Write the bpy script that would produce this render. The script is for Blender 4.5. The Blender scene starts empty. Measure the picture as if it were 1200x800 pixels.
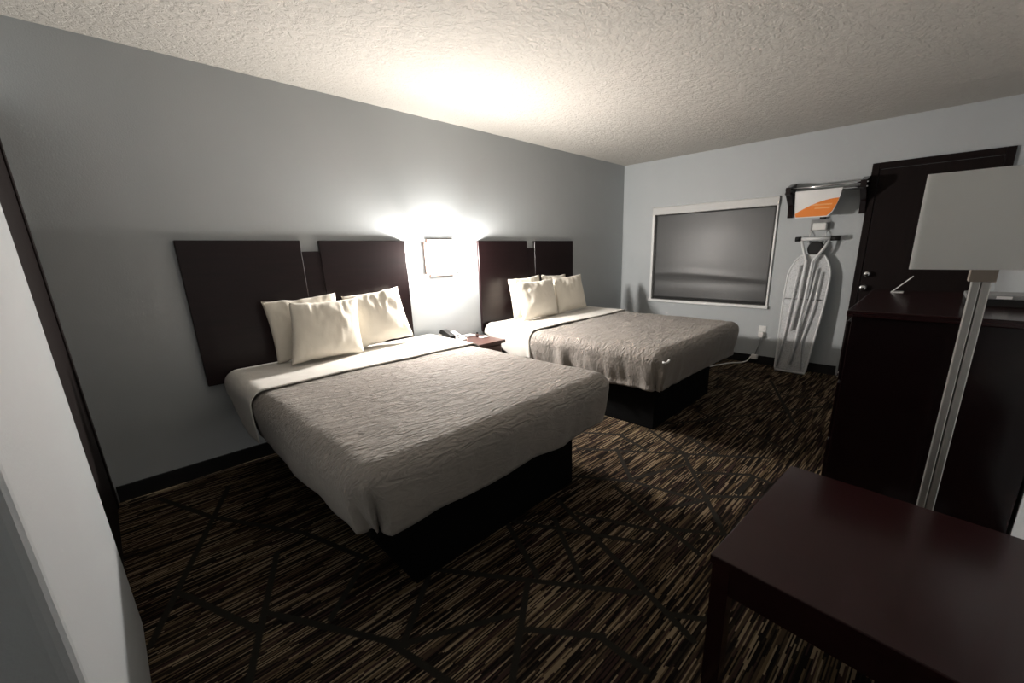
import bpy, bmesh, math, random
from mathutils import Vector, Matrix, noise

# ------------------------------------------------------------------ camera, world, exposure
sc = bpy.context.scene
COL = sc.collection
PI = math.pi
cam_d = bpy.data.cameras.new('camera')
cam = bpy.data.objects.new('camera', cam_d)
COL.objects.link(cam)
sc.camera = cam
cam_d.sensor_fit = 'HORIZONTAL'
cam_d.sensor_width = 36.0
cam_d.lens = 479.066 / 1200 * 36
cam_d.shift_x = -28.46 / 1200
cam_d.shift_y = 21.56 / 1200
cam_d.clip_start = 0.02
_r = Vector((0.684728, -0.728395, -0.024236))
_u = Vector((0.202745, 0.158437, 0.966329))
_f = Vector((0.700030, 0.666587, -0.256165))
M = Matrix((( _r.x, _u.x, -_f.x, 0.0), (_r.y, _u.y, -_f.y, -3.22438), (_r.z, _u.z, -_f.z, 1.35328), (0, 0, 0, 1)))
cam.matrix_world = M

w = bpy.data.worlds.new('world'); sc.world = w
w.use_nodes = True
w.node_tree.nodes['Background'].inputs[0].default_value = (0.6, 0.68, 0.8, 1)
w.node_tree.nodes['Background'].inputs[1].default_value = 0.05

vs = sc.view_settings
vs.view_transform = 'Standard'; vs.look = 'None'; vs.gamma = 1.0; vs.use_curve_mapping = False
vs.exposure = 2.2
SCONCE_W = 26.0          # watts of each of the sconce's two bulbs
SCONCE_GLOW = 9.0

XF, H, YR = 5.2126, 2.44, -3.648      # far wall, ceiling height, right wall

# ------------------------------------------------------------------ materials
def mat(name, color, rough=0.6, metal=0.0, spec=0.5, coat=0.0, coat_rough=0.1):
    m = bpy.data.materials.new(name); m.use_nodes = True
    b = m.node_tree.nodes['Principled BSDF']
    b.inputs['Base Color'].default_value = (*color, 1)
    b.inputs['Roughness'].default_value = rough
    b.inputs['Metallic'].default_value = metal
    b.inputs['Specular IOR Level'].default_value = spec
    b.inputs['Coat Weight'].default_value = coat
    b.inputs['Coat Roughness'].default_value = coat_rough
    return m
def nd(m, t, **kw):
    n = m.node_tree.nodes.new(t)
    for k, v in kw.items():
        setattr(n, k, v)
    return n
def lk(m, a, b): m.node_tree.links.new(a, b)
def bsdf(m): return m.node_tree.nodes['Principled BSDF']
def coords(m, scale=(1, 1, 1), rot=(0, 0, 0)):
    tc = nd(m, 'ShaderNodeTexCoord'); mp = nd(m, 'ShaderNodeMapping')
    mp.inputs['Scale'].default_value = scale; mp.inputs['Rotation'].default_value = rot
    lk(m, tc.outputs['Object'], mp.inputs['Vector'])
    return mp.outputs['Vector']
def noise_tex(m, vec, scale, detail=4, rough=0.5, dist=0.0):
    n = nd(m, 'ShaderNodeTexNoise')
    n.inputs['Scale'].default_value = scale; n.inputs['Detail'].default_value = detail
    n.inputs['Roughness'].default_value = rough; n.inputs['Distortion'].default_value = dist
    lk(m, vec, n.inputs['Vector'])
    return n
def ramp(m, fac, stops):
    r = nd(m, 'ShaderNodeValToRGB')
    e = r.color_ramp.elements
    while len(e) < len(stops): e.new(0.5)
    for i, (p, c) in enumerate(stops):
        e[i].position = p
        e[i].color = (*c, 1) if len(c) == 3 else c
    lk(m, fac, r.inputs['Fac'])
    return r.outputs['Color']
def bump(m, height, strength=0.3, dist=0.01, prev=None):
    b = nd(m, 'ShaderNodeBump')
    b.inputs['Strength'].default_value = strength; b.inputs['Distance'].default_value = dist
    lk(m, height, b.inputs['Height'])
    if prev is not None: lk(m, prev, b.inputs['Normal'])
    return b.outputs['Normal']

# painted wall, light orange peel
M_WALL = mat('wall_paint', (0.46, 0.482, 0.492), 0.55, spec=0.3)
v = coords(M_WALL)
n1 = noise_tex(M_WALL, v, 140, 3); n2 = noise_tex(M_WALL, v, 2.0, 3)
lk(M_WALL, ramp(M_WALL, n2.outputs['Fac'], [(0.3, (0.45, 0.474, 0.486)), (0.7, (0.47, 0.494, 0.506))]), bsdf(M_WALL).inputs['Base Color'])
lk(M_WALL, bump(M_WALL, n1.outputs['Fac'], 0.12, 0.004), bsdf(M_WALL).inputs['Normal'])
# knock-down ceiling
M_CEIL = mat('ceiling_texture', (0.54, 0.515, 0.477), 0.85, spec=0.2)
v = coords(M_CEIL)
n1 = noise_tex(M_CEIL, v, 26, 5, 0.6, 0.8)
c1 = ramp(M_CEIL, n1.outputs['Fac'], [(0.42, (0, 0, 0)), (0.55, (1, 1, 1))])
n2 = noise_tex(M_CEIL, v, 90, 3)
b1 = bump(M_CEIL, c1, 0.42, 0.011)
lk(M_CEIL, bump(M_CEIL, n2.outputs['Fac'], 0.25, 0.006, b1), bsdf(M_CEIL).inputs['Normal'])
# dark espresso laminate
def wood(name, c0, c1, rough, coat=0.0, stretch=(1.2, 14, 14)):
    m = mat(name, c0, rough, coat=coat, coat_rough=0.12, spec=0.35)
    v = coords(m, stretch)
    n = noise_tex(m, v, 3.0, 6, 0.6, 0.6)
    lk(m, ramp(m, n.outputs['Fac'], [(0.3, c0), (0.7, c1)]), bsdf(m).inputs['Base Color'])
    return m
M_HEAD = wood('headboard_laminate', (0.009, 0.004, 0.0045), (0.015, 0.0065, 0.007), 0.33, 0.0)
M_DARK = wood('dresser_laminate', (0.006, 0.0022, 0.0026), (0.010, 0.004, 0.0045), 0.16, 0.0)
M_BENCH = wood('bench_mahogany', (0.016, 0.0046, 0.0052), (0.024, 0.0072, 0.0076), 0.20, 0.1, (14, 1.2, 14))
M_STAND = wood('nightstand_cherry', (0.075, 0.036, 0.030), (0.11, 0.058, 0.050), 0.35, 0.1)
M_DOOR = wood('door_espresso', (0.007, 0.0042, 0.0042), (0.011, 0.0065, 0.006), 0.6, 0.0, (14, 14, 1.2))
bsdf(M_DOOR).inputs['Specular IOR Level'].default_value = 0.12
M_BASE = mat('bed_base_black', (0.004, 0.004, 0.004), 0.8, spec=0.1)
M_BB = mat('baseboard_vinyl_black', (0.010, 0.010, 0.011), 0.45)
# linens
def linen(name, col, sc_=(1, 1, 1), wr=0.25):
    m = mat(name, col, 0.85, spec=0.15)
    bsdf(m).inputs['Sheen Weight'].default_value = 0.1
    v = coords(m, sc_)
    n = noise_tex(m, v, 7, 5, 0.55, 0.6); t = noise_tex(m, v, 300, 2)
    b = bump(m, n.outputs['Fac'], wr, 0.02)
    lk(m, bump(m, t.outputs['Fac'], 0.06, 0.002, b), bsdf(m).inputs['Normal'])
    return m
M_PILLOW = linen('pillowcase_cream', (0.80, 0.745, 0.65))
M_SHEET = linen('bed_sheet_white', (0.70, 0.672, 0.625), wr=0.12)
M_FITTED = linen('fitted_sheet_white', (0.82, 0.79, 0.75), (1.0, 1.4, 5.0), 0.3)
# rippled matelasse coverlet
def coverlet_mat(name, c0, c1):
    m = mat(name, c0, 0.8, spec=0.2)
    bsdf(m).inputs['Sheen Weight'].default_value = 0.15
    v = coords(m, (10, 40, 24), (0, 0, 0.42))
    n = noise_tex(m, v, 1.0, 3, 0.5, 1.3)
    n2 = noise_tex(m, coords(m), 3.0, 4)
    t = noise_tex(m, coords(m), 260, 2)
    lk(m, ramp(m, n2.outputs['Fac'], [(0.3, c0), (0.7, c1)]), bsdf(m).inputs['Base Color'])
    # the ripple quilting stops at a plain border that hangs down the sides
    sp = nd(m, 'ShaderNodeSeparateXYZ'); lk(m, coords(m), sp.inputs[0])
    mr = nd(m, 'ShaderNodeMapRange'); mr.interpolation_type = 'SMOOTHSTEP'
    mr.inputs['From Min'].default_value = 0.17; mr.inputs['From Max'].default_value = 0.285
    mr.inputs['To Min'].default_value = 0.25
    lk(m, sp.outputs['Z'], mr.inputs['Value'])
    mu = nd(m, 'ShaderNodeMath', operation='MULTIPLY'); lk(m, n.outputs['Fac'], mu.inputs[0]); lk(m, mr.outputs[0], mu.inputs[1])
    b = bump(m, mu.outputs[0], 1.0, 0.026)
    lk(m, bump(m, t.outputs['Fac'], 0.1, 0.002, b), bsdf(m).inputs['Normal'])
    return m
M_COV = coverlet_mat('coverlet_taupe', (0.285, 0.256, 0.228), (0.32, 0.288, 0.26))
M_METAL = mat('brushed_nickel', (0.62, 0.60, 0.57), 0.35, metal=1.0)
M_POLE = mat('lamp_pole_nickel', (0.60, 0.58, 0.55), 0.38, metal=0.85)
M_CHROME = mat('chrome', (0.8, 0.8, 0.8), 0.15, metal=1.0)
M_BRONZE = mat('sconce_bronze', (0.26, 0.185, 0.155), 0.55, metal=0.0)
M_COLLAR = mat('lamp_collar_wood', (0.30, 0.25, 0.21), 0.5)
M_WHITE = mat('white_plastic', (0.80, 0.79, 0.77), 0.4)
M_FRAME = mat('window_frame_white', (0.78, 0.78, 0.77), 0.35)
M_VAL = mat('valance_grey', (0.55, 0.55, 0.54), 0.5)
M_BLACK = mat('black_plastic', (0.010, 0.010, 0.010), 0.6, spec=0.3)
M_CARD = mat('card_white', (0.80, 0.79, 0.78), 0.5)
M_ORANGE = mat('card_orange', (0.83, 0.23, 0.02), 0.5)
M_PALE = mat('card_pale_orange', (0.90, 0.42, 0.15), 0.5)
M_GREYPL = mat('grey_plastic', (0.25, 0.25, 0.25), 0.4)
M_IRONW = mat('ironing_board_enamel', (0.70, 0.71, 0.71), 0.35)
M_RED = mat('brown_plastic', (0.09, 0.05, 0.045), 0.4)
# lamp shade fabric
M_SHADE = mat('lamp_shade_fabric', (0.86, 0.86, 0.85), 0.9, spec=0.1)
n = noise_tex(M_SHADE, coords(M_SHADE, (1, 1, 1)), 380, 2)
lk(M_SHADE, bump(M_SHADE, n.outputs['Fac'], 0.2, 0.003), bsdf(M_SHADE).inputs['Normal'])
_t = nd(M_SHADE, 'ShaderNodeBsdfTranslucent'); _t.inputs[0].default_value = (0.86, 0.86, 0.84, 1)
_m = nd(M_SHADE, 'ShaderNodeMixShader'); _m.inputs[0].default_value = 0.45
lk(M_SHADE, bsdf(M_SHADE).outputs[0], _m.inputs[1]); lk(M_SHADE, _t.outputs[0], _m.inputs[2])
lk(M_SHADE, _m.outputs[0], M_SHADE.node_tree.nodes['Material Output'].inputs['Surface'])
# ironing board mesh pad
M_MESH = mat('ironing_board_mesh', (0.46, 0.47, 0.48), 0.45, metal=0.3)
n = nd(M_MESH, 'ShaderNodeTexVoronoi'); n.inputs['Scale'].default_value = 90
lk(M_MESH, coords(M_MESH), n.inputs['Vector'])
lk(M_MESH, ramp(M_MESH, n.outputs['Distance'], [(0.25, (0.38, 0.39, 0.40)), (0.5, (0.56, 0.57, 0.58))]), bsdf(M_MESH).inputs['Base Color'])
# blackout blind, slightly rumpled glossy vinyl
M_BLIND = mat('blackout_vinyl', (0.05, 0.05, 0.05), 0.40, spec=0.5)
n = noise_tex(M_BLIND, coords(M_BLIND, (1, 0.6, 1.3)), 1.6, 1, 0.4, 0.2)
lk(M_BLIND, bump(M_BLIND, n.outputs['Fac'], 0.25, 0.05), bsdf(M_BLIND).inputs['Normal'])
M_GLASS = mat('window_glass', (0.02, 0.02, 0.022), 0.05)
# sconce shade: thin frosted glass that shows its own glow and lets the bulbs through
def sconce_glass(name, frost, glow):
    m = bpy.data.materials.new(name); m.use_nodes = True
    nt = m.node_tree; nt.nodes.clear()
    o_ = nt.nodes.new('ShaderNodeOutputMaterial'); mx = nt.nodes.new('ShaderNodeMixShader')
    tr = nt.nodes.new('ShaderNodeBsdfTransparent'); em = nt.nodes.new('ShaderNodeEmission')
    em.inputs[0].default_value = (1.0, 0.965, 0.915, 1); em.inputs[1].default_value = glow
    mx.inputs[0].default_value = frost
    nt.links.new(tr.outputs[0], mx.inputs[1]); nt.links.new(em.outputs[0], mx.inputs[2]); nt.links.new(mx.outputs[0], o_.inputs[0])
    return m
M_SCONCE = sconce_glass('sconce_glass', 0.15, SCONCE_GLOW)
M_SCONCECAP = sconce_glass('sconce_cap_glass', 0.70, SCONCE_GLOW * .4)

# patterned carpet: short tufted streaks crossed by dark irregular bands
SEGS = [(2.10,-1.61,2.80,-2.64), (2.27,-1.82,1.99,-2.10), (1.79,-1.82,1.97,-2.11), (1.97,-2.11,2.05,-2.50), (1.99,-2.10,2.39,-2.28), (2.49,-2.21,1.85,-2.70), (1.86,-2.06,1.64,-2.66), (1.77,-2.34,2.07,-2.52), (2.11,-2.51,2.32,-2.77), (2.32,-2.36,2.51,-2.62), (1.69,-2.45,1.85,-2.70), (1.51,-2.06,1.66,-2.46), (1.45,-2.16,1.35,-2.41), (2.48,-1.71,2.39,-1.98), (2.69,-1.86,2.49,-2.24), (2.78,-2.11,2.64,-2.37), (2.34,-1.49,2.50,-1.73), (2.51,-2.62,2.49,-2.73), (2.25,-2.63,2.49,-2.64), (0.31,-0.28,-0.13,-1.37), (0.00,-0.13,0.18,-0.60), (0.18,-0.60,0.47,-1.12), (0.47,-1.12,0.60,-1.54), (0.33,-1.18,0.08,-1.80), (-0.02,-1.14,0.15,-1.58), (0.20,-1.53,0.50,-2.07), (0.57,-1.56,0.36,-1.75), (0.73,-1.85,0.49,-2.06), (0.46,-1.99,0.53,-2.31), (0.52,-2.07,0.88,-2.28), (0.78,-1.84,1.26,-2.57), (1.00,-2.19,0.66,-2.45), (0.83,-2.34,1.00,-2.57), (0.99,-2.57,0.99,-2.75), (1.54,-1.89,1.20,-2.82), (1.21,-1.83,1.05,-2.20), (1.40,-1.99,1.16,-2.35), (1.21,-1.80,1.53,-2.42), (1.25,-2.71,1.33,-2.84),
        (2.9,-1.9,4.1,-2.75), (3.3,-1.95,3.0,-2.75), (3.5,-2.65,4.6,-2.2), (4.0,-1.6,4.3,-2.8), (4.6,-1.7,5.2,-2.4), (4.4,-1.3,5.2,-1.6), (4.7,-0.9,4.5,-2.1)]
M_CARPET = mat('carpet_streaked', (0.05, 0.04, 0.03), 0.95, spec=0.05)
tc = nd(M_CARPET, 'ShaderNodeTexCoord')
P = tc.outputs['Object']
def vm(op, a, b=None):
    n = nd(M_CARPET, 'ShaderNodeVectorMath', operation=op)
    for i, q in enumerate((a, b)):
        if q is None: continue
        if isinstance(q, (tuple, Vector)): n.inputs[i].default_value = q
        else: lk(M_CARPET, q, n.inputs[i])
    return n
def mth(op, a, b=None, clamp=False):
    n = nd(M_CARPET, 'ShaderNodeMath', operation=op, use_clamp=clamp)
    for i, q in enumerate((a, b)):
        if q is None: continue
        if isinstance(q, (int, float)): n.inputs[i].default_value = q
        else: lk(M_CARPET, q, n.inputs[i])
    return n.outputs[0]
dmin = None
for (ax, ay, bx, by) in SEGS:
    dx, dy = bx - ax, by - ay; L2 = dx * dx + dy * dy
    d = vm('SUBTRACT', P, (ax, ay, 0.0)).outputs[0]
    h = mth('MULTIPLY', vm('DOT_PRODUCT', d, (dx, dy, 0.0)).outputs['Value'], 1.0 / L2, True)
    s = vm('SCALE', (dx, dy, 0.0)); lk(M_CARPET, h, s.inputs['Scale'])
    q = vm('LENGTH', vm('SUBTRACT', d, s.outputs[0]).outputs[0]).outputs['Value']
    dmin = q if dmin is None else mth('MINIMUM', dmin, q)
jit = noise_tex(M_CARPET, P, 120, 2)
dj = mth('ADD', dmin, mth('MULTIPLY', mth('SUBTRACT', jit.outputs['Fac'], 0.5), 0.014))
band = nd(M_CARPET, 'ShaderNodeMapRange'); band.interpolation_type = 'SMOOTHSTEP'
band.inputs['From Min'].default_value = 0.010; band.inputs['From Max'].default_value = 0.017
lk(M_CARPET, dj, band.inputs['Value'])
# streak cells: columns 6 mm wide, random lengths along the streak
mp = nd(M_CARPET, 'ShaderNodeMapping'); mp.inputs['Rotation'].default_value = (0, 0, 0.035)
lk(M_CARPET, P, mp.inputs['Vector'])
sx = nd(M_CARPET, 'ShaderNodeSeparateXYZ'); lk(M_CARPET, mp.outputs[0], sx.inputs[0])
row = mth('FLOOR', mth('MULTIPLY', sx.outputs['Y'], 200.0))
wn = nd(M_CARPET, 'ShaderNodeTexWhiteNoise', noise_dimensions='1D'); lk(M_CARPET, row, wn.inputs['W'])
cellx = mth('FLOOR', mth('ADD', mth('MULTIPLY', sx.outputs['X'], 7.0), mth('MULTIPLY', wn.outputs['Value'], 17.0)))
cv = nd(M_CARPET, 'ShaderNodeCombineXYZ'); lk(M_CARPET, cellx, cv.inputs[0]); lk(M_CARPET, row, cv.inputs[1])
wn2 = nd(M_CARPET, 'ShaderNodeTexWhiteNoise', noise_dimensions='2D'); lk(M_CARPET, cv.outputs[0], wn2.inputs['Vector'])
streak = ramp(M_CARPET, wn2.outputs['Value'], [(0.0, (0.010, 0.008, 0.007)), (0.26, (0.022, 0.017, 0.013)), (0.46, (0.066, 0.046, 0.029)), (0.60, (0.044, 0.025, 0.023)), (0.72, (0.140, 0.100, 0.056)), (0.86, (0.29, 0.225, 0.145))])
M_CARPET.node_tree.nodes[-1].color_ramp.interpolation = 'CONSTANT'
patch = noise_tex(M_CARPET, P, 2.2, 2)
mixp = nd(M_CARPET, 'ShaderNodeMix', data_type='RGBA', blend_type='MULTIPLY')
mixp.inputs['Factor'].default_value = 0.8
lk(M_CARPET, streak, mixp.inputs[6]); lk(M_CARPET, ramp(M_CARPET, patch.outputs['Fac'], [(0.35, (0.55, 0.5, 0.5)), (0.62, (1, 1, 1))]), mixp.inputs[7])
mixb = nd(M_CARPET, 'ShaderNodeMix', data_type='RGBA')
lk(M_CARPET, band.outputs[0], mixb.inputs['Factor'])
mixb.inputs[6].default_value = (0.022, 0.020, 0.017, 1)
lk(M_CARPET, mixp.outputs[2], mixb.inputs[7])
lk(M_CARPET, mixb.outputs[2], bsdf(M_CARPET).inputs['Base Color'])
tuft = noise_tex(M_CARPET, P, 420, 2)
lk(M_CARPET, bump(M_CARPET, tuft.outputs['Fac'], 0.5, 0.006), bsdf(M_CARPET).inputs['Normal'])

# ------------------------------------------------------------------ mesh helpers
def box(bm, x0, x1, y0, y1, z0, z1, bev=0.0, seg=2, mtx=None):
    x0, x1 = min(x0, x1), max(x0, x1); y0, y1 = min(y0, y1), max(y0, y1); z0, z1 = min(z0, z1), max(z0, z1)
    g = bmesh.ops.create_cube(bm, size=1.0)
    vs_ = g['verts']
    for q in vs_:
        q.co = Vector(((x0 + x1) / 2 + q.co.x * (x1 - x0), (y0 + y1) / 2 + q.co.y * (y1 - y0), (z0 + z1) / 2 + q.co.z * (z1 - z0)))
        if mtx is not None: q.co = mtx @ q.co
    if bev > 0:
        ed = {e for q in vs_ for e in q.link_edges}
        bmesh.ops.bevel(bm, geom=list(ed), offset=bev, segments=seg, profile=0.5, affect='EDGES')
    return bm
def tube(bm, pts, r, n=10, closed=False):
    pts = [Vector(p) for p in pts]; rings = []
    N = len(pts); ref = None
    for i, p in enumerate(pts):
        if closed: t = pts[(i + 1) % N] - pts[i - 1]
        else: t = pts[min(i + 1, N - 1)] - pts[max(i - 1, 0)]
        t.normalize()
        if ref is None: ref = Vector((0, 0, 1)) if abs(t.z) < 0.9 else Vector((1, 0, 0))
        a = (ref - t * ref.dot(t)); a.normalize(); ref = a
        b = t.cross(a)
        rings.append([bm.verts.new(p + (a * math.cos(2 * PI * k / n) + b * math.sin(2 * PI * k / n)) * r) for k in range(n)])
    for i in range(N if closed else N - 1):
        A, B = rings[i], rings[(i + 1) % N]
        for k in range(n): bm.faces.new((A[k], A[(k + 1) % n], B[(k + 1) % n], B[k]))
    if not closed:
        bm.faces.new(rings[0][::-1]); bm.faces.new(rings[-1])
    return bm
def prism(bm, poly, fn, a0, a1):
    """poly 2D, fn(u, v, a) -> 3D point"""
    A = [bm.verts.new(fn(u, v_, a0)) for u, v_ in poly]; B = [bm.verts.new(fn(u, v_, a1)) for u, v_ in poly]
    n = len(poly)
    bm.faces.new(A); bm.faces.new(B[::-1])
    for i in range(n): bm.faces.new((A[i], B[i], B[(i + 1) % n], A[(i + 1) % n]))
    bmesh.ops.recalc_face_normals(bm, faces=bm.faces[:])
    return bm
def lathe(bm, prof, fn, n=20):
    """prof [(r, h)], fn(cx, cy, h) -> 3D"""
    rings = [[bm.verts.new(fn(r * math.cos(2 * PI * k / n), r * math.sin(2 * PI * k / n), h)) for k in range(n)] for r, h in prof]
    for A, B in zip(rings, rings[1:]):
        for k in range(n): bm.faces.new((A[k], A[(k + 1) % n], B[(k + 1) % n], B[k]))
    bm.faces.new(rings[0][::-1]); bm.faces.new(rings[-1])
    bmesh.ops.recalc_face_normals(bm, faces=bm.faces[:])
    return bm
def NB(): return bmesh.new()
def root_of(o):
    while o.parent: o = o.parent
    return o
def obj(name, bm, m, parent=None, base=None, smooth=False, label=None):
    """one mesh object; vertices given in world space"""
    me = bpy.data.meshes.new(name)
    if parent is not None: org = Vector(root_of(parent).location)
    elif base is not None: org = Vector(base)
    else: org = Vector((0, 0, 0))
    if org.length > 0: bmesh.ops.translate(bm, verts=bm.verts[:], vec=-org)
    bmesh.ops.recalc_face_normals(bm, faces=bm.faces[:])
    bm.to_mesh(me); bm.free()
    if smooth:
        for p in me.polygons: p.use_smooth = True
    me.materials.append(m)
    o = bpy.data.objects.new(name, me); COL.objects.link(o)
    if parent is not None: o.parent = parent
    else: o.location = org
    if label: o['label'] = label
    return o
def tag(o, label, cat, group=None):
    o['label'] = label; o['category'] = cat
    if group: o['group'] = group
    return o
def thing(name, label, cat, loc, group=None):
    o = bpy.data.objects.new(name, None); COL.objects.link(o); o.location = loc
    o.empty_display_size = 0.1
    return tag(o, label, cat, group)
def struct(name, bm, m, smooth=False):
    o = obj(name, bm, m, smooth=smooth); o['kind'] = 'structure'; return o
def struct_root(name, loc):
    o = bpy.data.objects.new(name, None); COL.objects.link(o); o.location = loc; o['kind'] = 'structure'; return o
def bx(name, m, parent, *b, bev=0.0, seg=2, label=None, mtx=None):
    return obj(name, box(NB(), *b, bev=bev, seg=seg, mtx=mtx), m, parent, label=label)

# ------------------------------------------------------------------ room shell
XN = -2.2
struct('floor', box(NB(), XN - .1, XF + .1, YR - .1, 0.1, -0.1, 0.0), M_CARPET)
struct('ceiling', box(NB(), XN - .1, XF + .1, YR - .1, 0.1, H, H + 0.1), M_CEIL)
struct('wall_left', box(NB(), -0.30, XF + .1, 0.0, 0.1, 0, H), M_WALL)
WY0, WY1, WZ0, WZ1 = -0.455, -1.935, 0.667, 1.867
b = NB()
box(b, XF, XF + .1, 0.0, WY0, 0, H); box(b, XF, XF + .1, WY1, YR - .1, 0, H)
box(b, XF, XF + .1, WY0, WY1, 0, WZ0); box(b, XF, XF + .1, WY0, WY1, WZ1, H)
struct('wall_far', b, M_WALL)
struct('wall_right', box(NB(), XN - .1, XF, YR - .1, YR, 0, H), M_WALL)
# near side: a wall with a dark door beside the headboard wall, then a thicker partition, then the entry passage
struct('wall_near', box(NB(), -0.30, -0.185, -1.24, 0.0, 0, H), M_WALL)
b = NB(); box(b, -0.30, -0.14, -2.35, -1.24, 0, H, 0.022, 4)
struct('wall_partition', b, M_WALL)
struct('wall_passage', box(NB(), XN, -0.30, -2.35, -2.25, 0, H), M_WALL)
struct('wall_back', box(NB(), XN - .1, XN, YR, -2.25, 0, H), M_WALL)
struct('baseboard_left', box(NB(), -0.16, XF, -0.012, 0, 0, 0.1, 0.003), M_BB)
b = NB(); box(b, XF - .012, XF, -0.012, -2.66, 0, 0.1, 0.003); struct('baseboard_far', b, M_BB)
struct('baseboard_right', box(NB(), XN, XF, YR, YR + .012, 0, 0.1, 0.003), M_BB)
struct('baseboard_passage', box(NB(), XN, -0.14, -2.362, -2.35, 0, 0.1, 0.003), M_BB)

# window with blind
wn_ = struct_root('window_1', (XF, (WY0 + WY1) / 2, WZ0))
FW = 0.032
bx('frame', M_FRAME, wn_, XF - .02, XF + .06, WY0, WY0 - FW, WZ0, WZ1, bev=.004)
bx('frame', M_FRAME, wn_, XF - .02, XF + .06, WY1, WY1 + FW * .6, WZ0, WZ1, bev=.004)
bx('frame', M_FRAME, wn_, XF - .02, XF + .06, WY0, WY1, WZ1 - FW * .7, WZ1, bev=.004)
bx('window_sill', M_FRAME, wn_, XF - .035, XF + .06, WY0 + .01, WY1 - .01, WZ0 - .012, WZ0 + .022, bev=.004)
bx('pane', M_GLASS, wn_, XF + .065, XF + .07, WY0, WY1, WZ0, WZ1)
bl = thing('blackout_blind', 'dark glossy blackout blind pulled down over the window', 'blind', (XF, (WY0 + WY1) / 2, WZ0 + .03))
b = NB(); ny, nz = 60, 50; gr = []
ya, yb, za, zb = WY0 - FW - .004, WY1 + FW * .6 + .004, WZ0 + .045, WZ1 - .09
for j in range(nz + 1):
    row_ = []
    for i in range(ny + 1):
        y = ya + (yb - ya) * i / ny; z = za + (zb - za) * j / nz
        t = j / nz
        x = XF + 0.022 + 0.003 * noise.noise(Vector((y * 1.5, z * 1.6, 3))) - 0.006 * math.exp(-((t - .27 + .04 * math.sin(y * 2)) / .035) ** 2) + 0.004 * math.exp(-((t - .20) / .05) ** 2)
        row_.append(b.verts.new((x, y, z)))
    gr.append(row_)
for j in range(nz):
    for i in range(ny): b.faces.new((gr[j][i], gr[j][i + 1], gr[j + 1][i + 1], gr[j + 1][i]))
o = obj('blind_fabric', b, M_BLIND, bl, smooth=True)
md = o.modifiers.new('thickness', 'SOLIDIFY'); md.thickness = 0.002
bx('bottom_rail', M_BLACK, bl, XF + .012, XF + .03, ya, yb, za - .018, za + .004, bev=.004)
bx('valance', M_VAL, bl, XF - .03, XF + .03, WY0 - .002, WY1 - .002, WZ1 - .095, WZ1 - .006, bev=.006, label='light grey valance box')

# entry door on the far wall
DY0, DY1, DZ = -2.681, -3.575, 2.068
dr = struct_root('door_1', (XF, (DY0 + DY1) / 2, 0))
CW = 0.055
bx('casing', M_DOOR, dr, XF - .022, XF, DY0, DY0 - CW, 0, DZ, bev=.003)
bx('casing', M_DOOR, dr, XF - .022, XF, DY1, DY1 + CW, 0, DZ, bev=.003)
bx('casing', M_DOOR, dr, XF - .022, XF, DY0 - CW, DY1 + CW, DZ - CW, DZ, bev=.003)
sl = bx('door_slab', M_DOOR, dr, XF - .014, XF, DY0 - CW - .003, DY1 + CW + .003, 0.012, DZ - CW - .003, bev=.002)
def knob(name, y, z, r, parent):
    b = NB()
    lathe(b, [(r * 1.15, 0), (r * 1.15, .006), (r * .45, .010), (r * .45, .025), (r * .8, .03), (r, .04), (r * .95, .052), (r * .5, .058)],
          lambda a, c, h: (XF - .014 - h, y + a, z + c), 20)
    obj(name, b, M_CHROME, parent, smooth=True)
knob('deadbolt', -2.782, 1.063, .026, sl); knob('door_knob', -2.768, .931, .029, sl)
# dark door beside the headboard wall
d2 = struct_root('door_2', (-0.17, -0.62, 0))
bx('casing', M_DOOR, d2, -.185, -.165, -.013, -.09, 0, 2.07, bev=.003)
bx('casing', M_DOOR, d2, -.185, -.165, -1.16, -1.238, 0, 2.07, bev=.003)
bx('casing', M_DOOR, d2, -.185, -.165, -.09, -1.16, 2.0, 2.07, bev=.003)
bx('door_slab', M_DOOR, d2, -.185, -.172, -.092, -1.158, .012, 1.998, bev=.002)

# ------------------------------------------------------------------ headboards
def headboard(x0, label):
    t = thing('headboard', label, 'headboard', (x0 + .731, -0.02, 0.58))
    bx('panel', M_HEAD, t, x0, x0 + .668, -.030, -.001, .58, 1.466, bev=.004)
    bx('panel', M_HEAD, t, x0 + .788, x0 + 1.462, -.030, -.001, .58, 1.466, bev=.004)
    bx('center_panel', M_HEAD, t, x0 + .668, x0 + .788, -.028, -.001, .58, 1.392, bev=.003)
    return t
headboard(.355, 'dark espresso two-panel headboard on the wall beside the dark door')
headboard(2.587, 'dark espresso two-panel headboard nearest the window wall, beside the sconce and nightstand')

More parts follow.
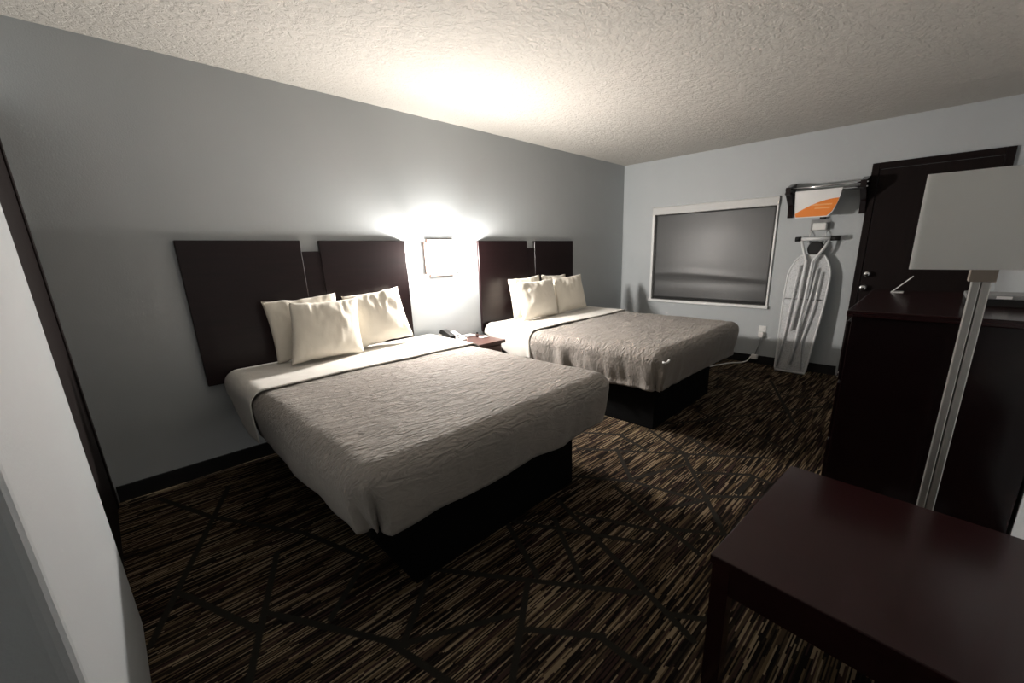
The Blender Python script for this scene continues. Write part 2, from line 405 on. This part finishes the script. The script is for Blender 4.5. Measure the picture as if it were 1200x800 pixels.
# ------------------------------------------------------------------ beds
def rounded_slab(x0, x1, y0, y1, z0, z1, bev):
    b = NB(); box(b, x0, x1, y0, y1, z0, z1, bev, 5); return b
def cloth(name, m, x0, x1, yh, yf, zt, dl, drr, df, r=.07, seed=0, wl=.010, wr=.010, wt=.006, foot=True, tuck=.03, pleat=None, freq=7.0, headcurl=0.0, ctuck=.05, headshort=1.0):
    """a cover lying on the mattress top and hanging over left, right (and foot) edges"""
    b = NB()
    a0, a1 = x0 + r, x1 - r
    fx = [(-1, 1 - i / 22) for i in range(22)] + [(0, i / 70) for i in range(71)] + [(1, (i + 1) / 22) for i in range(22)]
    ny_ = max(10, int(abs(yf - yh) / .022))
    yfl = yf + r if foot else yf
    fy = [(0, j / ny_) for j in range(ny_ + 1)]
    if foot: fy += [(1, (j + 1) / 22) for j in range(22)]
    def hemn(k, q): return 0.025 * noise.noise(Vector((k * 7.1 + seed, q * 3.0, 1.7)))
    G = []
    for sy, ty in fy:
        R_ = []
        for sx_, tx in fx:
            y = yh + (yfl - yh) * (ty if sy == 0 else 1.0)
            x = a0 + (a1 - a0) * tx if sx_ == 0 else (a0 if sx_ < 0 else a1)
            ex = tx if sx_ != 0 else 0.0; ey = ty if sy else 0.0
            Lx = ((dl if sx_ < 0 else drr) + hemn(sx_, y)) if sx_ else 0.0
            if sx_ and not sy: Lx *= headshort + (1 - headshort) * min(1.0, ty * 1.6)
            Ly = (df + hemn(5, x)) if sy else 0.0
            if sx_ and sy:
                e = max(ex, ey); hyp = math.hypot(ex, ey); dx_, dy_ = ex / hyp * sx_, -ey / hyp
                wgt = ex / (ex + ey); L = Lx * wgt + Ly * (1 - wgt); th = math.atan2(ey, ex)
            elif sx_: e, dx_, dy_, L, th = ex, sx_, 0.0, Lx, 0.0
            elif sy: e, dx_, dy_, L, th = ey, 0.0, -1.0, Ly, PI / 2
            else: e = dx_ = dy_ = L = th = 0.0
            s = e * L; qa = r * PI / 2
            if s < qa: hor, dz_ = r * math.sin(s / r), r * (1 - math.cos(s / r))
            else: hor, dz_ = r, r + s - qa
            fall = max(0.0, min(1.0, (dz_ - r * .5) / .22))
            hor -= tuck * fall * fall + ctuck * fall * math.sin(2 * th)
            per = (y * 1.0 + x * 1.3 + th * .35)
            amp = wl if sx_ < 0 else wr
            wv = noise.noise(Vector((per * freq, s * 2.2, seed * 3.1))) + .5 * noise.noise(Vector((per * freq * 2.1, s * 3.5, seed + 9)))
            hor += amp * wv * (fall + .15 if e else 0)
            if pleat and sx_ == pleat[0] and sy:
                k = th / (PI / 2)
                lift = pleat[1] * max(0.0, min(1.0, (k - .25) / .35)) if k < .62 else pleat[1] * max(0.0, 1 - (k - .62) / .05)
                hor += lift * min(1.0, fall * 1.6)
                if k > .64: hor -= .012 * fall * math.exp(-((k - .68) / .06) ** 2)
            z = zt - dz_
            zz = wt * (noise.noise(Vector((x * 2.3, y * 2.3, seed))) + .6 * noise.noise(Vector((x * 6, y * 6, seed + 4))) + .35 * noise.noise(Vector((x * 15, y * 22, seed + 8))))
            z += zz * (1 - fall)
            if headcurl and not sy: z += headcurl * math.exp(-(ty * abs(yf - yh) / .03) ** 2)
            ysk = 0.0
            if not sy and sx_: ysk = -.0 * fall * (1 - ty) * (1 if dl > .2 else 0)
            R_.append(b.verts.new((x + dx_ * hor, y + dy_ * hor + ysk, z)))
        G.append(R_)
    for j in range(len(G) - 1):
        for i in range(len(G[0]) - 1):
            b.faces.new((G[j][i], G[j][i + 1], G[j + 1][i + 1], G[j + 1][i]))
    o = obj(name, b, m, base=((x0 + x1) / 2, (yh + yf) / 2, zt - .3), smooth=True)
    md = o.modifiers.new('thickness', 'SOLIDIFY'); md.thickness = 0.007; md.offset = -1
    return o
ZT = .648
def bed(x0, x1, yf, bx0, bx1, byf, n):
    who = ['on the bed beside the dark door', 'on the bed nearest the window'][n]
    t = thing('bed_base', ['black platform bed base of the bed beside the dark door', 'black platform bed base of the bed nearest the window'][n], 'bed base', ((bx0 + bx1) / 2, byf / 2, 0))
    bx('plinth', M_BASE, t, bx0, bx1, -.06, byf, 0, .345, bev=.006)
    bx('platform', M_BASE, t, x0 + .05, x1 - .05, -.055, yf + .06, .345, .385, bev=.006)
    o = obj('mattress', rounded_slab(x0 + .035, x1 - .035, -.055, yf + .085, .386, .632, .075), M_FITTED, base=((x0 + x1) / 2, yf / 2, .386), smooth=True)
    tag(o, 'thick mattress in a white fitted sheet ' + who, 'mattress')
# bed beside the dark door
bed(.45, 2.00, -1.955, .675, 1.735, -1.85, 0)
o = cloth('coverlet', M_COV, .44, 2.015, -.58, -1.975, ZT + .004, .35, .345, .35, r=.11, seed=2, wl=.010, wr=.012, wt=.007, pleat=(-1, .03), freq=4.0, tuck=.025, ctuck=.06)
tag(o, 'smooth taupe quilted coverlet with a pleated foot corner, bed beside the dark door', 'coverlet')
o = cloth('folded_sheet', M_SHEET, .432, 2.022, -.065, -.685, ZT + .018, .35, .33, 0, r=.085, seed=5, wl=.008, wr=.008, wt=.004, foot=False, tuck=.005, freq=5.0, headshort=.55)
tag(o, 'white top sheet folded back over the coverlet of the bed beside the dark door', 'bed sheet')
# bed nearest the window
bed(2.60, 4.235, -1.955, 2.72, 3.80, -1.86, 1)
o = cloth('coverlet', M_COV, 2.585, 4.25, -.58, -1.975, ZT + .004, .36, .345, .36, r=.09, seed=11, wl=.024, wr=.010, wt=.011, pleat=(-1, .06), freq=8.0, tuck=.03)
tag(o, 'wrinkled taupe quilted coverlet on the bed nearest the window', 'coverlet')
lb = NB()
tube(lb, [(2.60, -1.965, .585), (2.605, -1.985, .580), (2.62, -1.997, .588), (2.635, -1.999, .600)], .008, 8)
obj('care_label', lb, M_WHITE, o, smooth=True, label='small white curled label at the foot corner')
o = cloth('folded_sheet', M_SHEET, 2.577, 4.258, -.065, -.69, ZT + .022, .33, .33, 0, r=.09, seed=15, wl=.010, wr=.008, wt=.006, foot=False, tuck=.005, freq=6.0, headshort=.45)
tag(o, 'white top sheet folded back over the coverlet of the bed nearest the window', 'bed sheet')

# ------------------------------------------------------------------ pillows
def pillow(label, cx, cy, w_, h_, t_, tilt, yaw=0.0, roll=0.0, seed=0, group=None, zb=.672, shear=0.0, taper=0.0):
    b = NB(); n = 30; front = {}; back = {}
    for i in range(n + 1):
        for j in range(n + 1):
            u = -1 + 2 * i / n; v_ = -1 + 2 * j / n
            # pinch the sides in between the corners
            X = w_ / 2 * u * (1 - .055 * (1 - v_ * v_) ** 1.0 * abs(u) ** 3)
            Z = h_ / 2 * v_ * (1 - .065 * (1 - u * u) * abs(v_) ** 3)
            X = X * (1 - taper * v_) + shear * Z
            th = t_ / 2 * (max(0, 1 - abs(u) ** 2.6) ** .62) * (max(0, 1 - abs(v_) ** 2.6) ** .62)
            sag = 1 - .22 * v_
            edge = (1 - abs(u) ** 6) * (1 - abs(v_) ** 6)
            wr_ = .010 * noise.noise(Vector((u * 2.2 + seed, v_ * 2.2, seed))) + .005 * noise.noise(Vector((u * 9 + seed, v_ * 3, seed + 3))) * (1 + max(0, v_) * 2)
            zc = .008 * noise.noise(Vector((u * 3, seed, v_ * 3)))
            P0 = Vector((X, -(th * sag) - wr_ * edge, Z + zc)); P1 = Vector((X, th * sag + wr_ * edge, Z + zc))
            front[i, j] = b.verts.new(P0)
            back[i, j] = front[i, j] if (i in (0, n) or j in (0, n)) else b.verts.new(P1)
    for i in range(n):
        for j in range(n):
            b.faces.new((front[i, j], front[i + 1, j], front[i + 1, j + 1], front[i, j + 1]))
            q = (back[i, j], back[i, j + 1], back[i + 1, j + 1], back[i + 1, j])
            b.faces.new(q)
    R_ = Matrix.Rotation(yaw, 4, 'Z') @ Matrix.Rotation(-tilt, 4, 'X') @ Matrix.Rotation(roll, 4, 'Y')
    bmesh.ops.transform(b, matrix=R_, verts=b.verts[:])
    zmin = min(q.co.z for q in b.verts)
    bmesh.ops.translate(b, verts=b.verts[:], vec=(cx, cy, zb - zmin))
    o = obj('pillow', b, M_PILLOW, base=(cx, cy, zb), smooth=True)
    return tag(o, label, 'pillow', group)
D2 = math.radians
g1 = 'pillows propped against the headboards'
pillow('cream pillow peeking out behind the front pillow, bed beside the dark door', .95, -.130, .47, .415, .085, D2(8), D2(0), D2(-2), 1, g1)
pillow('cream pillow standing in front with crinkled top hem, bed beside the dark door', 1.03, -.262, .47, .40, .13, D2(13), D2(2), D2(1), 7, g1, shear=.13, taper=.035)
pillow('cream pillow with pointed corners, on the sconce side of the bed beside the dark door', 1.455, -.155, .46, .41, .12, D2(14), D2(-3), D2(-5), 13, g1, taper=.03)
pillow('cream pillow behind, closest to the sconce, on the bed nearest the window', 3.13, -.130, .48, .42, .085, D2(8), D2(0), D2(-2), 21, g1)
pillow('cream front pillow closest to the nightstand on the bed nearest the window', 3.165, -.265, .58, .40, .13, D2(13), D2(2), D2(0), 27, g1, shear=.04)
pillow('cream pillow tucked behind the pair on the bed nearest the window, only its peak showing', 3.60, -.125, .42, .42, .07, D2(8), D2(0), D2(2), 33, g1)
pillow('cream front pillow farthest from the nightstand on the bed nearest the window', 3.72, -.245, .50, .405, .11, D2(13), D2(-3), D2(-2), 39, g1)

# ------------------------------------------------------------------ nightstand and what is on it
ns = thing('nightstand', 'reddish cherry nightstand between the two beds', 'nightstand', (2.255, -.26, 0))
bx('body', M_STAND, ns, 2.055, 2.435, -.015, -.47, 0.0, .555, bev=.004)
bx('top', M_STAND, ns, 2.035, 2.465, -.013, -.495, .555, .585, bev=.004)
dw = bx('drawer', M_STAND, ns, 2.09, 2.42, -.47, -.485, .36, .54, bev=.004)
b = NB(); lathe(b, [(.008, 0), (.006, .01), (.014, .016), (.012, .026)], lambda a, c, h: (2.255 + a, -.485 - h, .45 + c), 14); obj('knob', b, M_METAL, dw, smooth=True)
ph = thing('telephone', 'grey and black desk telephone on the nightstand', 'telephone', (2.12, -.16, .585))
prism_fn = lambda x0, x1: None
b = NB(); prism(b, [(-.06, .586), (-.26, .586), (-.26, .604), (-.07, .655), (-.06, .65)], lambda u, v_, a: (a, u, v_), 2.04, 2.21); obj('phone_body', b, M_WHITE, ph)
b = NB()
prism(b, [(-.065, .656), (-.085, .688), (-.12, .694), (-.20, .672), (-.245, .652), (-.25, .612), (-.22, .606), (-.205, .632), (-.12, .654), (-.09, .652)], lambda u, v_, a: (a, u, v_), 2.045, 2.092)
obj('handset', b, M_BLACK, ph, label='black handset')
b = NB()
for i in range(3):
    for j in range(4):
        yy = -.13 - j * .026; zz = .655 + (yy + .07) * .268
        box(b, 2.115 + i * .027, 2.135 + i * .027, yy, yy - .016, zz - .008, zz + .004, .002, 1)
obj('keypad', b, M_GREYPL, ph)
o = obj('notepad', box(NB(), 2.30, 2.40, -.06, -.15, .5855, .597, .002), M_CARD, base=(2.35, -.1, .5855)); tag(o, 'small white notepad on the nightstand', 'notepad')
o = obj('soap_packet', box(NB(), 2.355, 2.435, -.24, -.30, .5855, .596, .003), M_CARD, base=(2.4, -.27, .5855)); tag(o, 'small white packet near the nightstand front edge', 'packet')
pn = thing('pill_bottle', 'tiny brown bottle standing on the nightstand', 'bottle', (2.372, -.205, .5855))
b = NB(); lathe(b, [(.013, .586), (.014, .59), (.014, .612), (.009, .618)], lambda a, c, h: (2.372 + a, -.205 + c, h), 14); obj('bottle_body', b, M_RED, pn, smooth=True)
b = NB(); lathe(b, [(.010, .618), (.010, .63), (.008, .632)], lambda a, c, h: (2.372 + a, -.205 + c, h), 14); obj('cap', b, M_BLACK, pn, smooth=True)

# ------------------------------------------------------------------ wall sconce between the beds
SX, SZ = 2.165, 1.32
sn = thing('wall_sconce', 'lit bronze wall sconce with a glowing frosted box shade', 'lamp', (SX, -.01, 1.15))
b = NB(); box(b, SX - .165, SX + .165, -.012, 0, 1.19, 1.45, .002)
for fx_ in (-.165, .159): box(b, SX + fx_, SX + fx_ + .006, -.025, -.012, 1.19, 1.45)  # side rims added to block the bulbs' grazing light on the wall
obj('backplate', b, M_BRONZE, sn)
bx('bracket', M_BRONZE, sn, SX - .135, SX + .135, -.025, -.002, 1.442, 1.478, bev=.003)
b = NB(); box(b, SX - .125, SX + .125, -.025, -.002, 1.162, 1.178, .003)
for i in range(6): box(b, SX - .11 + i * .044 - .006, SX - .11 + i * .044 + .006, -.025, -.019, 1.178, 1.208)
obj('bracket', b, M_BRONZE, sn)
b = NB(); pr = []
for i in range(25):
    a = PI * i / 24
    pr.append((SX - .165 * math.cos(a) * (1 if abs(math.cos(a)) < .98 else 1), -.027 - .118 * min(1.0, math.sin(a) ** .45 if math.sin(a) > 0 else 0)))
lo = [b.verts.new((x, y, 1.208)) for x, y in pr]; hi = [b.verts.new((x, y, 1.434)) for x, y in pr]
for i in range(len(pr) - 1): b.faces.new((lo[i], lo[i + 1], hi[i + 1], hi[i]))
obj('glass_shade', b, M_SCONCE, sn, smooth=True, label='glowing frosted glass shade')
for zc in (1.208, 1.434):
    b = NB(); b.faces.new([b.verts.new((x, y, zc)) for x, y in pr]); obj('glass_cap', b, M_SCONCECAP, sn)
for k, dx in enumerate((-.05, .05)):
    L = bpy.data.lights.new('bulb', 'POINT'); L.energy = SCONCE_W; L.color = (1.0, 0.955, 0.90); L.shadow_soft_size = .05
    lo_ = bpy.data.objects.new('bulb', L); COL.objects.link(lo_); lo_.parent = sn
    lo_.location = (dx, -.076, SZ - 1.15)

# ------------------------------------------------------------------ coat rack with hanging card
cr = thing('coat_rack', 'dark wooden wall coat rack with two chrome rods', 'coat rack', (XF, -2.33, 1.64))
def bracket(y0, y1):
    b = NB()
    poly = [(XF, 1.63), (XF - .035, 1.63), (XF - .05, 1.74), (XF - .20, 1.84), (XF - .225, 1.85), (XF - .225, 1.915), (XF - .17, 1.925), (XF - .05, 1.96), (XF, 1.965)]
    prism(b, poly, lambda u, v_, a: (u, a, v_), y0, y1)
    obj('bracket', b, M_DARK, cr)
bracket(-2.03, -2.075); bracket(-2.635, -2.68)
bx('shelf_plank', M_DARK, cr, XF - .165, XF - .03, -2.075, -2.635, 1.855, 1.873, bev=.003)
for (x, z) in ((XF - .205, 1.898), (XF - .200, 1.858)):
    b = NB(); tube(b, [(x, -2.02, z), (x, -2.69, z)], .0075, 12); obj('rod', b, M_CHROME, cr, smooth=True)
cd = thing('hanging_card', 'white card with an orange swoosh hanging from the coat rack rod', 'sign', (XF - .21, -2.32, 1.62))
def cardfn(dx): return lambda u, v_, a: (XF - .212 - dx - a, u, v_)
b = NB(); prism(b, [(-2.118, 1.868), (-2.505, 1.868), (-2.488, 1.76), (-2.455, 1.66), (-2.415, 1.612), (-2.142, 1.615), (-2.130, 1.70)], cardfn(0), 0, .0025); obj('card', b, M_CARD, cd)
arc = []
for i in range(17):
    t = i / 16; y = -2.137 - t * (2.490 - 2.137); z = 1.655 + .125 * math.sin(t * PI / 2) ** .9
    arc.append((y, z))
b = NB(); prism(b, arc + [(-2.478, 1.73), (-2.447, 1.66), (-2.408, 1.622), (-2.147, 1.622)], cardfn(.0025), 0, .0008); obj('orange_swoosh', b, M_ORANGE, cd, label='orange printed swoosh')
for (y0, y1, z) in ((-2.27, -2.44, 1.722), (-2.30, -2.425, 1.690)):
    b = NB(); box(b, XF - .2160, XF - .2153, y0, y1, z, z + .012); obj('print_line', b, M_PALE, cd)

# ------------------------------------------------------------------ ironing board holder and board
hd = thing('iron_holder', 'white wall-mounted iron holder under the coat rack', 'holder', (XF, -2.33, 1.40))
bx('back_plate', M_GREYPL, hd, XF - .006, XF, -2.25, -2.42, 1.49, 1.60, bev=.002)
bx('tray', M_WHITE, hd, XF - .075, XF - .006, -2.28, -2.395, 1.495, 1.565, bev=.006)
b = NB(); tube(b, [(XF - .01, -2.26, 1.49), (XF - .05, -2.26, 1.45), (XF - .05, -2.26, 1.37), (XF - .075, -2.26, 1.36)], .005); obj('hook', b, M_IRONW, hd, smooth=True)
b = NB(); tube(b, [(XF - .01, -2.40, 1.49), (XF - .05, -2.40, 1.45), (XF - .05, -2.40, 1.37), (XF - .075, -2.40, 1.36)], .005); obj('hook', b, M_IRONW, hd, smooth=True)
bx('knob', M_BLACK, hd, XF - .05, XF, -2.325, -2.375, 1.60, 1.625, bev=.006)

ib = thing('ironing_board', 'folded white ironing board leaning on the wall below the coat rack', 'ironing board', (XF - .14, -2.30, 0))
# the board leans: bottom 0.20 m off the wall, top 0.05 m
def bd(y, z, off=0.0): return Vector((XF - .19 + .115 * z / 1.3 - off, y, z))
YC = lambda z: -2.272 - .045 * (z / 1.25)
def halfw(z):
    if z < .75: return .142 + (.188 - .142) * (z / .75)
    if z < 1.0: return .188
    t = (z - 1.0) / .25
    return .188 - (.188 - .10) * t ** 2.2
zs = [.012 + (1.245 - .012) * i / 36 for i in range(37)]
out = [(YC(z) + halfw(z), z) for z in zs] + [(YC(z) - halfw(z), z) for z in reversed(zs)]
b = NB(); prism(b, out, lambda u, v_, a: bd(u, v_, a), -.006, .006); obj('board', b, M_MESH, ib)
b = NB(); tube(b, [bd(u, v_, 0.0) for u, v_ in out], .011, 8, True); obj('rim', b, M_IRONW, ib, smooth=True)
def P3(y, z, off): return bd(y, z, off)
b = NB(); tube(b, [P3(-2.205, 1.392, .02), P3(-2.235, 1.30, .035), P3(-2.275, 1.19, .04), P3(-2.265, .80, .04), P3(-2.235, .46, .035)], .014, 10); obj('leg', b, M_IRONW, ib, smooth=True)
b = NB(); tube(b, [P3(-2.445, 1.392, .02), P3(-2.405, 1.30, .045), P3(-2.335, 1.19, .05), P3(-2.32, .80, .05), P3(-2.29, .30, .04), P3(-2.27, .10, .03)], .014, 10); obj('leg', b, M_IRONW, ib, smooth=True)
b = NB(); tube(b, [P3(-2.385, 1.12, .03), P3(-2.365, .85, .03), P3(-2.315, .46, .03), P3(-2.235, .46, .03)], .009, 8); obj('leg', b, M_IRONW, ib, smooth=True)
b = NB(); tube(b, [P3(-2.225, 1.15, .03), P3(-2.205, .85, .03), P3(-2.175, .36, .028), P3(-2.145, .06, .02)], .008, 8); obj('leg', b, M_IRONW, ib, smooth=True)
b = NB(); tube(b, [P3(-2.425, 1.08, .03), P3(-2.405, .70, .03), P3(-2.345, .36, .028), P3(-2.375, .06, .02)], .008, 8); obj('leg', b, M_IRONW, ib, smooth=True)
b = NB(); tube(b, [P3(-2.13, .80, .02), P3(-2.46, .80, .02)], .007, 8); obj('crossbar', b, M_GREYPL, ib, smooth=True)
b = NB(); tube(b, [P3(-2.195, 1.41, .02), P3(-2.455, 1.41, .02)], .018, 12); obj('foot_bar', b, M_IRONW, ib, smooth=True)
for y0, y1 in ((-2.145, -2.197), (-2.453, -2.53)):
    b = NB(); tube(b, [P3(y0, 1.41, .02), P3(y1, 1.41, .02)], .024, 12); obj('foot_cap', b, M_BLACK, ib, smooth=True, label='black rubber cap')
b = NB(); lathe(b, [(.072, 0), (.075, .004), (.075, .012), (.06, .016)], lambda a, c, h: bd(-2.335 + a, 1.312 + c, -.01 + h), 24); obj('iron_rest', b, M_BLACK, ib, label='black round iron rest')
b = NB(); prism(b, [(-2.152, .03), (-2.395, .03), (-2.335, .33), (-2.245, .33)], lambda u, v_, a: bd(u, v_, a), .010, .018); obj('tail_plate', b, M_MESH, ib)
b = NB(); tube(b, [bd(-2.13, .014, .0), bd(-2.41, .014, .0)], .013, 10); obj('tail_bar', b, M_IRONW, ib, smooth=True)

# ------------------------------------------------------------------ outlet, plug and cord
ol = thing('wall_outlet', 'white wall outlet between the bed and the ironing board', 'outlet', (XF, -1.91, .335))
bx('cover_plate', M_WHITE, ol, XF - .006, XF, -1.872, -1.952, .335, .455, bev=.002)
bx('socket', M_WHITE, ol, XF - .009, XF - .006, -1.893, -1.931, .40, .44, bev=.002)
pc = thing('power_cord', 'white power cord with plug running from the outlet down to the floor', 'cord', (XF - .05, -1.88, 0))
bx('plug', M_WHITE, pc, XF - .055, XF - .0095, -1.888, -1.936, .325, .39, bev=.006)
b = NB(); tube(b, [(XF - .035, -1.918, .33), (XF - .03, -1.905, .25), (XF - .03, -1.885, .17), (XF - .03, -1.873, .11)], .007, 8); obj('cord', b, M_GREYPL, pc, smooth=True)
bx('adapter', M_WHITE, pc, XF - .065, XF - .013, -1.835, -1.905, .06, .115, bev=.008)
pts = [(XF - .04, -1.83, .085), (XF - .06, -1.80, .03), (XF - .11, -1.74, .008), (XF - .2, -1.66, .008), (XF - .32, -1.60, .008), (XF - .5, -1.53, .008), (XF - .8, -1.45, .008), (XF - 1.1, -1.40, .008)]
sm = []
for i in range(len(pts) - 1):
    p0, p1, p2, p3 = [Vector(pts[max(0, min(len(pts) - 1, i + k))]) for k in (-1, 0, 1, 2)]
    for k in range(6):
        t = k / 6
        sm.append(.5 * ((2 * p1) + (p2 - p0) * t + (2 * p0 - 5 * p1 + 4 * p2 - p3) * t * t + (3 * p1 - p0 - 3 * p2 + p3) * t ** 3))
b = NB(); tube(b, sm, .007, 8); obj('cord', b, M_WHITE, pc, smooth=True)
ds = thing('door_stop', 'tiny white-tipped door stop on the floor by the entry door', 'door stop', (XF - .04, -2.70, 0))
b = NB(); lathe(b, [(.018, 0), (.018, .006), (.007, .012), (.007, .04)], lambda a, c, h: (XF - .06 + a, -2.70 + c, h), 14); obj('stem', b, M_METAL, ds, smooth=True)
b = NB(); lathe(b, [(.010, .04), (.013, .046), (.012, .06), (.006, .064)], lambda a, c, h: (XF - .06 + a, -2.70 + c, h), 14); obj('tip', b, M_WHITE, ds, smooth=True)

# ------------------------------------------------------------------ dresser
DX0, DX1, DYF, DZT = 2.405, 3.60, -2.97, 1.05
dd = thing('dresser', 'tall glossy dark dresser along the wall behind the floor lamp', 'dresser', ((DX0 + DX1) / 2, -3.3, 0))
bx('body', M_DARK, dd, DX0 + .012, DX1 - .012, DYF - .02, YR + .014, .0, DZT - .03, bev=.003)
bx('top', M_BENCH, dd, DX0, DX1, DYF, YR + .003, DZT - .03, DZT, bev=.003)
for i in range(2):
    for j in range(3):
        xa = DX0 + .03 + i * .575
        q = bx('drawer', M_DARK, dd, xa, xa + .56, DYF - .02, DYF - .004, .08 + j * .31, .375 + j * .31, bev=.003)
        b = NB(); lathe(b, [(.008, 0), (.006, .012), (.014, .018), (.011, .026)], lambda a, c, h: (xa + .28 + a, DYF - .004 + h, .23 + j * .31 + c), 12); obj('knob', b, M_METAL, q, smooth=True)
tcard = thing('sign_holder', 'small clear tilted sign holder standing on the dresser top', 'sign holder', (3.45, -3.08, DZT))
bx('foot', M_WHITE, tcard, 3.42, 3.50, -3.065, -3.125, DZT, DZT + .004, bev=.001)
b = NB(); prism(b, [(-3.068, DZT + .003), (-3.073, DZT + .002), (-3.158, DZT + .098), (-3.154, DZT + .10)], lambda u, v_, a: (a, u, v_), 3.42, 3.50); obj('plate', b, M_WHITE, tcard)
bxs = thing('media_box', 'flat dark set-top box with a white sticker on the dresser', 'device', (3.0, -3.5, DZT))
bx('body', M_BLACK, bxs, 2.86, 3.06, -3.37, -3.62, DZT, DZT + .035, bev=.004)
bx('lid', M_GREYPL, bxs, 2.86, 3.06, -3.37, -3.62, DZT + .035, DZT + .055, bev=.004)
bx('sticker', M_CARD, bxs, 2.858, 2.8605, -3.47, -3.52, DZT + .038, DZT + .050)

# ------------------------------------------------------------------ floor lamp
LX, LY = 2.135, -3.362
fl = thing('floor_lamp', 'unlit floor lamp with a square light grey fabric shade and metal post', 'lamp', (LX, LY, 0))
bx('base', M_POLE, fl, LX - .13, LX + .13, LY - .13, LY + .13, 0, .025, bev=.004)
b = NB()
for (qx, qy) in ((-.013, 0.013), (-.013, -.013), (.013, .013), (.013, -.013)):
    box(b, LX + qx - .012, LX + qx + .012, LY + qy - .0115, LY + qy + .0115, .025, 1.225, .003)
obj('post', b, M_POLE, fl)
bx('collar', M_COLLAR, fl, LX - .034, LX + .034, LY - .034, LY + .034, 1.213, 1.275, bev=.003)
hw = .192; b = NB()
za_, zb_ = 1.262, 1.566
ri = .004; top_in = .004
def ringv(h, z): return [b.verts.new((LX + sx_ * h, LY + sy_ * h, z)) for sx_, sy_ in ((-1, -1), (1, -1), (1, 1), (-1, 1))]
R0, R1, R2, R3 = ringv(hw, za_), ringv(hw, zb_), ringv(hw - ri, zb_), ringv(hw - ri, za_)
for A, B in ((R0, R1), (R1, R2), (R2, R3), (R3, R0)):
    for k in range(4): b.faces.new((A[k], A[(k + 1) % 4], B[(k + 1) % 4], B[k]))
bmesh.ops.bevel(b, geom=[e for e in b.edges if abs(e.verts[0].co.z - e.verts[1].co.z) > .1], offset=.003, segments=2, affect='EDGES')
shd = obj('shade', b, M_SHADE, fl)
b = NB(); tube(b, [(LX - hw + .003, LY, 1.285), (LX + hw - .003, LY, 1.285)], .003, 6); tube(b, [(LX, LY - hw + .003, 1.285), (LX, LY + hw - .003, 1.285)], .003, 6)
obj('spider', b, M_METAL, shd)
b = NB(); lathe(b, [(.014, 1.275), (.014, 1.33), (.012, 1.335), (.028, 1.375), (.03, 1.40), (.018, 1.43), (.004, 1.44)], lambda a, c, h: (LX + a, LY + c, h), 16); obj('bulb', b, M_WHITE, fl, smooth=True)

# ------------------------------------------------------------------ bench in the foreground
bn = thing('side_table', 'low mahogany side table with square legs against the wall in front of the floor lamp', 'table', (1.40, -3.27, 0))
RB = Matrix.Translation((1.055, -2.892, 0)) @ Matrix.Rotation(D2(-4.0), 4, 'Z')
BW, BL, BZ = .71, .67, .50
bx('top', M_BENCH, bn, 0, BW, 0, -BL, BZ - .028, BZ, bev=.004, mtx=RB)
for (x0_, x1_, y0_, y1_) in ((.012, .032, -.012, -BL + .012), (BW - .032, BW - .012, -.012, -BL + .012), (.03, BW - .03, -.012, -.032), (.03, BW - .03, -BL + .032, -BL + .012)):
    bx('apron', M_BENCH, bn, x0_, x1_, y0_, y1_, BZ - .118, BZ - .028, mtx=RB)
for lx in (.006, BW - .056):
    for ly in (-.006, -BL + .056):
        bx('leg', M_BENCH, bn, lx, lx + .05, ly, ly - .05, 0, BZ - .028, bev=.003, mtx=RB)
